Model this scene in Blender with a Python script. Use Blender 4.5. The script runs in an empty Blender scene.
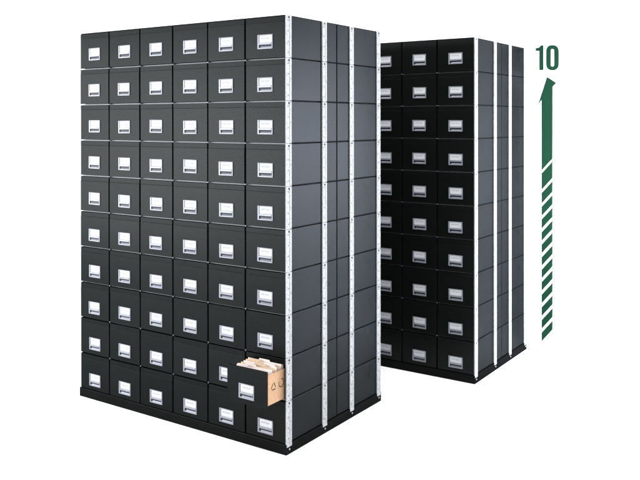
import bpy, bmesh, math, random
from mathutils import Vector, Matrix
random.seed(7)
S = 0.285                  # one drawer row is 28.5 cm high; lengths below are in rows
W, D, H, PL = 1.2014, 4.4018, 10, 0.25    # column width, cabinet depth, rows, plinth height
NC, NR = 6, 10
SPLIT = 2.212              # where the front and the rear stacks of boxes meet
scene = bpy.context.scene
col = scene.collection

# ------------------------------------------------------------------ materials
def new_mat(name):
    m = bpy.data.materials.new(name); m.use_nodes = True
    nt = m.node_tree; nt.nodes.clear()
    out = nt.nodes.new('ShaderNodeOutputMaterial')
    return m, nt, out

def board_mat(name, c, gloss, rough, gcol=(1, 1, 1), bump=0.25, grain=.35):
    """embossed coated board: dark diffuse with a weak sheen"""
    m, nt, out = new_mat(name)
    n, l = nt.nodes.new, nt.links.new
    tc = n('ShaderNodeTexCoord')
    no = n('ShaderNodeTexNoise'); no.inputs['Scale'].default_value = 420; no.inputs['Detail'].default_value = 3
    big = n('ShaderNodeTexNoise'); big.inputs['Scale'].default_value = 5.0; big.inputs['Detail'].default_value = 4
    l(tc.outputs['Object'], no.inputs['Vector']); l(tc.outputs['Object'], big.inputs['Vector'])
    b = n('ShaderNodeBump'); b.inputs['Strength'].default_value = bump; b.inputs['Distance'].default_value = 0.0015
    l(no.outputs['Fac'], b.inputs['Height'])
    rp = n('ShaderNodeMapRange'); rp.inputs['To Min'].default_value = rough - .05; rp.inputs['To Max'].default_value = rough + .07
    l(big.outputs['Fac'], rp.inputs['Value'])
    oi = n('ShaderNodeObjectInfo')
    mr = n('ShaderNodeMapRange'); mr.inputs['To Min'].default_value = .93; mr.inputs['To Max'].default_value = 1.07
    l(oi.outputs['Random'], mr.inputs['Value'])
    cc = n('ShaderNodeMixRGB'); cc.blend_type = 'MULTIPLY'; cc.inputs['Fac'].default_value = 1
    cc.inputs['Color1'].default_value = (*c, 1); l(mr.outputs['Result'], cc.inputs['Color2'])
    d = n('ShaderNodeBsdfDiffuse'); l(cc.outputs['Color'], d.inputs['Color'])
    g = n('ShaderNodeBsdfGlossy'); g.inputs['Color'].default_value = (*gcol, 1)
    l(rp.outputs['Result'], g.inputs['Roughness'])
    l(b.outputs['Normal'], g.inputs['Normal']); l(b.outputs['Normal'], d.inputs['Normal'])
    mx = n('ShaderNodeMixShader')
    gf = n('ShaderNodeMapRange'); gf.inputs['To Min'].default_value = gloss * .85; gf.inputs['To Max'].default_value = gloss * 1.15
    gr = n('ShaderNodeTexNoise'); gr.inputs['Scale'].default_value = 120; gr.inputs['Detail'].default_value = 2; gr.inputs['Roughness'].default_value = .7
    l(tc.outputs['Object'], gr.inputs['Vector'])
    gm = n('ShaderNodeMapRange'); gm.inputs['From Min'].default_value = .3; gm.inputs['From Max'].default_value = .7
    gm.inputs['To Min'].default_value = 1 - grain; gm.inputs['To Max'].default_value = 1 + grain
    l(gr.outputs['Fac'], gm.inputs['Value'])
    mu = n('ShaderNodeMath'); mu.operation = 'MULTIPLY'; l(gf.outputs['Result'], mu.inputs[0]); l(gm.outputs['Result'], mu.inputs[1])
    mu2 = n('ShaderNodeMath'); mu2.operation = 'MULTIPLY'; l(mu.outputs[0], mu2.inputs[0]); l(mr.outputs['Result'], mu2.inputs[1])
    l(big.outputs['Fac'], gf.inputs['Value']); l(mu2.outputs[0], mx.inputs['Fac'])
    l(d.outputs['BSDF'], mx.inputs[1]); l(g.outputs['BSDF'], mx.inputs[2])
    l(mx.outputs['Shader'], out.inputs['Surface'])
    return m

def plain(name, c, rough=.5, metal=0., spec=.5, noise=0., nscale=40, bump=0.):
    m, nt, out = new_mat(name)
    n, l = nt.nodes.new, nt.links.new
    p = n('ShaderNodeBsdfPrincipled'); l(p.outputs['BSDF'], out.inputs['Surface'])
    p.inputs['Roughness'].default_value = rough; p.inputs['Metallic'].default_value = metal
    p.inputs['Specular IOR Level'].default_value = spec
    tc = n('ShaderNodeTexCoord'); no = n('ShaderNodeTexNoise')
    no.inputs['Scale'].default_value = nscale; no.inputs['Detail'].default_value = 4
    l(tc.outputs['Object'], no.inputs['Vector'])
    r = n('ShaderNodeValToRGB')
    r.color_ramp.elements[0].position = .3; r.color_ramp.elements[1].position = .7
    r.color_ramp.elements[0].color = (*[x * (1 - noise) for x in c], 1)
    r.color_ramp.elements[1].color = (*[min(1, x * (1 + noise)) for x in c], 1)
    l(no.outputs['Fac'], r.inputs['Fac']); l(r.outputs['Color'], p.inputs['Base Color'])
    if bump:
        b = n('ShaderNodeBump'); b.inputs['Strength'].default_value = bump; b.inputs['Distance'].default_value = .001
        l(no.outputs['Fac'], b.inputs['Height']); l(b.outputs['Normal'], p.inputs['Normal'])
    return m

GLOSS_F, GLOSS_S = .02, .03
M = dict(
    front=board_mat('drawer_board', (.0031, .0037, .0036), .0074, .28, (.94, 1, 1.0)),
    side=board_mat('side_board', (.0030, .0037, .0036), .0152, .28, (.87, .93, 1.0), bump=.10, grain=.17),
    shell=board_mat('shell_board', (.0025, .0028, .0028), .005, .45),
    plinth=board_mat('plinth_metal', (.0018, .002, .002), .005, .4, bump=.05),
    steel=plain('galvanised_steel', (.30, .31, .325), .5, .1, .4, .26, 75, .3),
    rail=plain('steel_rail', (.40, .41, .43), .5, .0, .4, .12, 30, .2),
    hole=plain('punched_hole', (.05, .05, .055), .8, 0, .1),
    frame=plain('label_frame_plastic', (.165, .175, .20), .35, .2, .4, .05, 60),
    card=plain('label_card_paper', (.41, .42, .44), .7, 0, .2, .02, 90),
    ink=plain('faint_print', (.25, .26, .285), .8, 0, .1),
    slot=plain('pull_recess', (.006, .007, .012), .5, 0, .2),
    lip=plain('pull_lip', (.12, .13, .16), .4, .2, .4, .1, 60),
    kraft=plain('kraft_board', (.38, .235, .14), .75, 0, .15, .12, 60, .4),
    manila=plain('manila_card', (.50, .37, .26), .7, 0, .15, .07, 30, .2),
    paper=plain('pale_folder_card', (.62, .56, .52), .7, 0, .15, .06, 30, .2),
    print=plain('black_print', (.02, .018, .016), .7, 0, .1),
    white=plain('white_paint', (.90, .90, .90), .9, 0, .0, .004, 3, .0),
    green=plain('overlay_green', (.0052, .0225, .0125), .9, 0, .0, .03, 30),
)

# ------------------------------------------------------------------ mesh helpers
class MB:
    def __init__(s): s.bm = bmesh.new(); s.mats = []
    def mi(s, m):
        if m not in s.mats: s.mats.append(m)
        return s.mats.index(m)
    def box(s, x0, x1, y0, y1, z0, z1, m=None, bevel=0., seg=2):
        old = set(s.bm.faces)
        r = bmesh.ops.create_cube(s.bm, size=1)
        vs = r['verts']
        for v in vs:
            v.co = Vector(((x0 + x1) / 2 + v.co.x * (x1 - x0), (y0 + y1) / 2 + v.co.y * (y1 - y0), (z0 + z1) / 2 + v.co.z * (z1 - z0))) * S
        fs = {f for v in vs for f in v.link_faces}
        if bevel:
            es = {e for v in vs for e in v.link_edges}
            rb = bmesh.ops.bevel(s.bm, geom=list(es), offset=bevel * S, segments=seg, affect='EDGES', profile=.5)
        if m is not None:
            k = s.mi(m)
            for f in s.bm.faces:
                if f not in old: f.material_index = k
        return s
    def prism(s, pts, off, m=None):
        """pts: ordered 3-D outline (rows), off: extrusion vector (rows)"""
        off = Vector(off) * S
        a = [s.bm.verts.new(Vector(p) * S) for p in pts]
        b = [s.bm.verts.new(v.co + off) for v in a]
        n = len(a); k = s.mi(m) if m is not None else 0
        fs = [s.bm.faces.new(a), s.bm.faces.new(b[::-1])]
        for i in range(n): fs.append(s.bm.faces.new((a[i], b[i], b[(i + 1) % n], a[(i + 1) % n])))
        for f in fs: f.material_index = k
        bmesh.ops.recalc_face_normals(s.bm, faces=fs)
        return s
    def disc(s, c, rad, axis, th, m, n=10):
        pts = []
        for i in range(n):
            t = 2 * math.pi * i / n; u, v = rad * math.cos(t), rad * math.sin(t)
            pts.append((c[0], c[1] + u, c[2] + v) if axis == 'x' else (c[0] + u, c[1], c[2] + v))
        s.prism(pts, (th, 0, 0) if axis == 'x' else (0, -th, 0), m)
    def build(s, name, m, parent=None, loc=None):
        me = bpy.data.meshes.new(name)
        if not s.mats: s.mats = [m]
        elif m not in s.mats: pass
        s.bm.normal_update(); s.bm.to_mesh(me); s.bm.free()
        for x in s.mats: me.materials.append(M[x])
        o = bpy.data.objects.new(name, me); col.objects.link(o)
        if parent: o.parent = parent
        if loc: o.location = Vector(loc) * S
        return o

def empty(name, loc):
    o = bpy.data.objects.new(name, None); col.objects.link(o)
    o.location = Vector(loc) * S; o.empty_display_size = .1
    return o
def tag(o, label, cat, group=None):
    o['label'] = label; o['category'] = cat
    if group: o['group'] = group
def kids(o): return [c for c in bpy.data.objects if c.parent == o]
def copy_tree(o, parent=None, skip=()):
    c = o.copy(); col.objects.link(c); c.parent = parent
    for ch in kids(o):
        if ch.name in skip: continue
        copy_tree(ch, c, skip)
    return c

# ------------------------------------------------------------------ the setting
MB().box(-46, 26, -40, 11.95, -.3, 0, 'white').build('floor', 'white')['kind'] = 'structure'
WY = 11.95
MB().box(-46, 22, WY, WY + .4, -.3, 24, 'white').build('wall', 'white')['kind'] = 'structure'  # added white backdrop that carries the overlay arrow and reflects in the side boards

# ------------------------------------------------------------------ drawer prototype (origin: bottom right front corner of its cell)
G = .022                 # gap beside a drawer front
TOP = .85                # top of the drawer front inside its cell
def drawer_parts(root, loc, open_=False):
    b = MB()
    b.box(-W + G, -G, 0, .055, .012, TOP, 'front', .004)
    if not open_:
        b.box(-W + G + .05, -G - .05, .0545, .3, .05, TOP - .08, 'shell')
    else:                # kraft tray behind the black front
        t = .02; L = 2.05
        b.box(-W + .075, -W + .075 + t, .0545, L, .05, .74, 'kraft')
        b.box(-.075 - t, -.075, .0545, L, .05, .74, 'kraft')
        b.box(-W + .096, -.096, .0545, L, .05, .05 + t, 'kraft')
        b.box(-W + .096, -.096, L - t, L - .002, .071, .80, 'kraft')
        # folded inner flap behind the front
        b.box(-W + .096, -.096, .056, .09, .071, .80, 'kraft')
        # printed recycling triangle and ring on the tray side
        c = Vector((-.0748, .33, .43)); R = .095
        tri = [c + Vector((0, R * math.sin(a), R * math.cos(a))) for a in (0, 2.094, 4.189)]
        for i in range(3):
            p, q = tri[i], tri[(i + 1) % 3]; d = (q - p).normalized(); nrm = Vector((0, -d.z, d.y)) * .025
            e = d * R * .28
            b.prism([p + e * .2, q - e, q - e + nrm, p + e * .2 + nrm], (.001, 0, 0), 'print')
        c = Vector((-.0748, .625, .45)); R = .105; N = 18
        for i in range(N - 3):
            a0, a1 = i * 2 * math.pi / N, (i + .9) * 2 * math.pi / N
            pt = lambda a, r: c + Vector((0, r * math.sin(a), r * math.cos(a)))
            b.prism([pt(a0, R), pt(a1, R), pt(a1, R - .022), pt(a0, R - .022)], (.001, 0, 0), 'print')
    return b.build('drawer', 'front', root, loc)

X0, X1, Z0, Z1 = -.815, -.365, -.17, .17     # label holder outline, z relative to its own centre
def label_parts(dr, dz):
    f = MB(); y = -.022; bv = .006
    f.box(X0, X0 + .045, y, .004, Z0, Z1, 'frame', bv)
    f.box(X1 - .028, X1, y, .004, Z0, Z1, 'frame', bv)
    f.box(X0 + .046, X1 - .029, y, .004, Z1 - .014, Z1, 'frame', .004)
    f.box(X0 + .046, X1 - .029, y, .004, Z0, Z0 + .032, 'frame', bv)
    f.box(X0 + .046, X1 - .029, y - .006, .004, -.068, -.022, 'frame', bv)
    fr = f.build('label_frame', 'frame', dr, (0, 0, dz))
    c = MB(); cx0, cx1 = X0 + .047, X1 - .03
    c.box(cx0, cx1, -.008, -.003, -.021, Z1 - .016, 'card')
    # rows of tiny faint print on the card
    x = cx0 + .055
    for k, w in enumerate((.030, .022, .030, .012, .034, .026, .030)):
        if k == 3: x += .014; continue
        h = .040 if k % 2 == 0 else .030
        c.box(x, x + w, -.0095, -.0075, .065, .065 + h, 'ink')
        x += w + .010
    cd = c.build('label_card', 'card', dr, (0, 0, dz))
    p = MB()
    p.box(cx0, cx1, -.003, -.001, Z0 + .033, -.069, 'slot')
    # scooped grey lip in the lower part of the recess
    pr = [(cx0 + .045, -.0035, -.108), (cx0 + .045, -.010, -.122), (cx0 + .045, -.018, Z0 + .034), (cx0 + .045, -.0035, Z0 + .034)]
    p.prism(pr, (cx1 - cx0 - .046, 0, 0), 'lip')
    pu = p.build('finger_pull', 'slot', dr, (0, 0, dz))
    return fr, cd, pu

# ------------------------------------------------------------------ cabinet
def make_cabinet(loc):
    root = empty('filing_cabinet', loc)
    # shell grid : the inner mass, the header strips over the drawers, far side and back panels
    b = MB()
    b.box(-NC * W + .03, -.03, .16, D - .03, PL + .02, PL + H - .02, 'shell')
    for i in range(NC):
        for k in range(NR):
            xa, xb = -(i + 1) * W + .02, -i * W - .02
            z = PL + k
            b.box(xa + .003, xb - .003, .001, .05, z + TOP + .002, z + .974, 'front', .003)   # header
            b.box(xa - .002, xa + .006, .03, .159, z + .03, z + .96, 'shell')
            b.box(xb - .006, xb + .002, .03, .159, z + .03, z + .96, 'shell')
            b.box(xa, xb, D - .029, D, z + .02, z + .98, 'shell', .01)
    for k in range(NR):
        for ya, yb in ((.03, SPLIT - .02), (SPLIT + .02, D - .04)):
            b.box(-NC * W, -NC * W + .029, ya, yb, PL + k + .018, PL + k + .982, 'side', .01)
    b.build('shell', 'shell', root)
    b = MB()
    b.box(-NC * W + .01, -.01, .03, D - .01, PL + H - .019, PL + H + .004, 'front', .008)
    b.build('top_panel', 'front', root)
    # side panels facing right
    protos = []
    for ya, yb in ((.0, SPLIT - .018), (SPLIT + .018, D)):
        q = MB().box(-.029, 0, ya, yb, .014, .986, 'side', .009).build('side_panel', 'side', root, (0, 0, PL))
        protos.append(q)
    for q in protos:
        for k in range(1, NR):
            c = q.copy(); col.objects.link(c); c.parent = root; c.location = Vector((0, 0, PL + k)) * S
    # steel strips on the side with punched holes
    def strip(ya, yb):
        b = MB()
        for k in range(NR):
            z0 = PL + k + (.005 if k else -.075); z1 = PL + k + .997
            b.box(.0005, .034, ya, yb, z0, z1, 'steel', .006)
            b.box(.0345, .041, ya + (yb - ya) * .60, ya + (yb - ya) * .66, z0 + .03, z1 - .03, 'steel', .002)
            n = 4
            for j in range(n):
                zc = PL + k + (j + .5) / n
                b.disc((.0342, ya + (yb - ya) * .32, zc), .017, 'x', .0012, 'hole')
                b.disc((.0342, ya + (yb - ya) * .82, zc + .11 * (1 if j % 2 else -1)), .010, 'x', .0012, 'hole', 8)
            b.disc((.0342, (ya + yb) / 2 - .01, PL + k + .945), .026, 'x', .008, 'hole')
        return b.build('steel_strip', 'steel', root)
    strip(-.004, .205)
    strip(1.51, 1.705); strip(D - 1.60, D - 1.41); strip(D - .185, D + .004)
    # steel rails between rows, set back between the drawer fronts
    rp = MB()
    rp.box(-NC * W + .012, -.012, .098, .158, -.022, .008, 'rail', .003)
    for i in range(1, NC):
        rp.box(-i * W - .017, -i * W + .013, .006, .097, -.013, .006, 'lip', .004)
    r0 = rp.build('steel_rail', 'rail', root, (0, 0, PL + 1 - .002))
    for k in range(2, NR):
        c = r0.copy(); col.objects.link(c); c.parent = root; c.location = Vector((0, 0, PL + k - .002)) * S
    # plinth with bolts under the strips
    b = MB()
    b.box(-NC * W - .022, .032, -.018, D + .04, 0, PL - .004, 'plinth', .012)
    for y in (.10, 1.61, D - 1.505, D - .09):
        b.disc((.033, y, PL - .13), .022, 'x', .008, 'steel')
    b.build('plinth', 'plinth', root)
    return root

def fill_drawers(root, opened=None):
    out = None; proto = None; lab = None
    for k in range(NR):
        for i in range(NC):
            loc = (-i * W, 0, PL + k)
            dz = .30 + .0115 * k
            if (i, k) == opened:
                d = drawer_parts(root, (-i * W, -.70, PL + k), True)
                d['label'] = 'open drawer pulled out with folders in its brown tray'
                out = d
            elif proto is None:
                d = proto = drawer_parts(root, loc)
            else:
                d = proto.copy(); col.objects.link(d); d.parent = root
                j = random.uniform(-.006, .004)
                d.location = Vector((loc[0] + random.uniform(-.004, .004), j, loc[2])) * S
            if lab is None: lab = label_parts(d, dz)
            else:
                jx, jz, ja = random.uniform(-.008, .008), random.uniform(-.006, .006), random.uniform(-.012, .012)
                for q in lab:
                    c = q.copy(); col.objects.link(c); c.parent = d; c.location = Vector((jx, 0, dz + jz)) * S; c.rotation_euler = (0, ja, 0)
    return out

cab1 = make_cabinet((0, 0, 0))
tag(cab1, 'large black block of sixty stacked drawers in front, one drawer pulled open', 'filing cabinet', 'black filing cabinets with ten rows of drawers')
cab2 = copy_tree(cab1)
cab2.location = Vector((1.6074, 7.211, 0)) * S
tag(cab2, 'black block of stacked drawers partly hidden behind the other, all shut, beside the green arrow', 'filing cabinet', 'black filing cabinets with ten rows of drawers')
fill_drawers(cab1, (0, 1)); fill_drawers(cab2)

# ------------------------------------------------------------------ folders in the open drawer
labs = ['pale folder frontmost in the open drawer', 'pale folder second from the front of the open drawer', 'tan folder third from the front of the open drawer',
        'pale folder in the middle of the open drawer, fourth from its front', 'tan folder fifth from the front of the open drawer',
        'pale folder sixth from the front of the open drawer', 'tan folder rearmost of those showing in the open drawer, just inside the opening']
fy = [-.56, -.47, -.38, -.30, -.21, -.12, -.03]
for i, y in enumerate(fy):
    b = MB(); m = 'manila' if i in (2, 4, 6) else 'paper'
    xl, xr = -W + .105 + random.uniform(0, .015), -.100 - random.uniform(0, .01)
    z0, z1 = .075, .80 + .012 * i
    ta = [xl + .03, xl + .2, xl + .42, xl + .62, xl + .1, xl + .34, xl + .55][i]; tb = ta + .30
    for s in (0, 1):               # two leaves, papers between them
        yy = s * .034; zz = z1 - (.03 if s == 0 else 0)
        lean = .05
        if s: pts = [(xl, yy, z0), (xr, yy, z0), (xr, yy + lean, zz), (tb + .02, yy + lean, zz), (tb, yy + lean, zz + .040), (ta, yy + lean, zz + .040), (ta - .02, yy + lean, zz), (xl, yy + lean, zz)]
        else: pts = [(xl, yy, z0), (xr, yy, z0), (xr, yy + lean, zz), (xl, yy + lean, zz)]
        b.prism(pts, (0, .006, 0), m)
    for q in range(3):
        yq = .011 + q * .007
        b.prism([(xl + .02, yq, z0 + .01), (xr - .012, yq, z0 + .01), (xr - .012, yq + .05, z1 - .05), (xl + .02, yq + .05, z1 - .05 - .01 * q)], (0, .003, 0), 'paper')
    o = b.build('file_folder', m, None, (0, y - .0, PL + 1))
    tag(o, labs[i], 'folder', 'folders standing in the open drawer')

# ------------------------------------------------------------------ green arrow and number: overlay graphic, built on the added wall
CAM = Vector((11.0276, -15.0077, 7.5135 + PL)); YAW, PITCH, ROLL = -.6005, -.0032, -.0008
F = Vector((math.sin(YAW) * math.cos(PITCH), math.cos(YAW) * math.cos(PITCH), math.sin(PITCH)))
R_ = Vector((math.cos(YAW), -math.sin(YAW), 0)); U = R_.cross(F)
R2 = R_ * math.cos(ROLL) + U * math.sin(ROLL); U2 = -R_ * math.sin(ROLL) + U * math.cos(ROLL)
# wall coordinates (x along the wall, z up) of the overlay shapes, measured off the photograph
def wp(px, py):
    d = F + R2 * ((px - 312.06) / 801.37) - U2 * ((py - 124.08) / 801.37)
    t = (WY - CAM.y) / d.y
    p = CAM + d * t
    return (p.x, WY - .001, p.z)
arrow = empty('overlay_arrow', wp(547, 341))
base = Vector(wp(547, 341))
def overlay_piece(name, pts, parent, org):
    b = MB(); b.prism([Vector(wp(*p)) - org for p in pts], (0, -.012, 0), 'green')
    return b.build(name, 'green', parent)
overlay_piece('arrow_head', [(547.2, 76.8), (556.4, 82.8), (552.7, 86.8), (552.6, 158.6), (541.8, 170.3), (541.7, 99.6), (538.2, 104.8)], arrow, base)
tops = [173.3, 193, 206.8, 219.4, 232.2, 244.5, 257.2, 269.6, 282, 294.6, 307.2, 320, 332.5]
bots = [189.7, 203.4, 216, 228.6, 240.8, 253.3, 265.8, 278.2, 290.7, 303.3, 316.1, 328.7, 341.3]
for a, b_ in zip(tops, bots):
    overlay_piece('arrow_stripe', [(541.8, a), (552.6, a - 11.8), (552.6, b_ - 11.8), (541.8, b_)], arrow, base)
tag(arrow, 'tall green upward arrow of an overlay graphic, set on the added white wall, striped towards its foot, beside the further cabinet', 'arrow')
num = empty('overlay_number', wp(547, 70)); nb = Vector(wp(547, 70))
overlay_piece('digit', [(540.9, 45.2), (543.6, 45.2), (543.6, 70.1), (539.5, 70.1), (539.5, 50.9), (535.8, 50.9), (535.8, 48.1), (538.2, 47.8), (540.2, 46.6)], num, nb)
def ring(cx, cy, rx, ry, e, n=40):
    pts = []
    for i in range(n):
        t = 2 * math.pi * i / n; c, s = math.cos(t), math.sin(t)
        x = rx * math.copysign(abs(c) ** .8, c)
        y = ry - rx if abs(s) > 0 else 0
        y = math.copysign(ry - rx, s) + rx * s if abs(s) > 1e-6 else 0
        pts.append((cx + x, cy + y))
    return pts
bo = MB(); N = 40
outr = [Vector(wp(*p)) - nb for p in ring(552.6, 57.7, 6.3, 12.7, 0, N)]
inr = [Vector(wp(*p)) - nb for p in ring(552.6, 57.7, 1.75, 8.7, 0, N)]
for i in range(N):
    j = (i + 1) % N
    bo.prism([outr[i], outr[j], inr[j], inr[i]], (0, -.012, 0), 'green')
bo.build('digit', 'green', num)
tag(num, 'green number 10 of an overlay graphic, set on the added white wall above the tip of the arrow', 'number')

# ------------------------------------------------------------------ lights
def area(name, loc, tgt, sx, sy, P, c=(1, 1, 1), spread=180):
    l = bpy.data.lights.new(name, 'AREA'); l.shape = 'RECTANGLE'; l.size = sx; l.size_y = sy; l.energy = P; l.color = c; l.spread = math.radians(spread)
    o = bpy.data.objects.new(name, l); col.objects.link(o); o.location = loc
    o.rotation_euler = (Vector(tgt) - Vector(loc)).to_track_quat('-Z', 'Y').to_euler()
area('softbox_front', (-4.9, -4.2, 2.0), (-1, 0, 2.0), 4.6, 2.95, 690, (.96, .97, 1.0))
area('floor_fill', (0.4, -.3, 6.2), (0.4, -.3, 0), 9, 7, 1150)  # added lamp that burns the floor out to white
area('wall_fill', (3.3, 1.6, 2.35), (1.9, 3.4, 1.75), .6, 1.5, 340, (.86, .90, 1.0), 90)  # added lamp brightening the wall, so its reflection gives the side boards sheen

w = bpy.data.worlds.new('World'); scene.world = w; w.use_nodes = True
bg = w.node_tree.nodes['Background']; bg.inputs['Color'].default_value = (1, 1, 1, 1); bg.inputs['Strength'].default_value = .5

# ------------------------------------------------------------------ camera
cam = bpy.data.cameras.new('camera'); co = bpy.data.objects.new('camera', cam); col.objects.link(co)
rot = Matrix((R2, U2, -F)).transposed()
co.matrix_world = Matrix.Translation(CAM * S) @ rot.to_4x4()
cam.sensor_fit = 'HORIZONTAL'; cam.sensor_width = 36; cam.lens = 801.37 / 640 * 36
cam.shift_x = (320 - 312.06) / 640; cam.shift_y = -(240 - 124.08) / 640
cam.clip_start = .05; cam.clip_end = 200
scene.camera = co
vs = scene.view_settings; vs.view_transform = 'Standard'; vs.look = 'None'; vs.exposure = 0; vs.gamma = 1
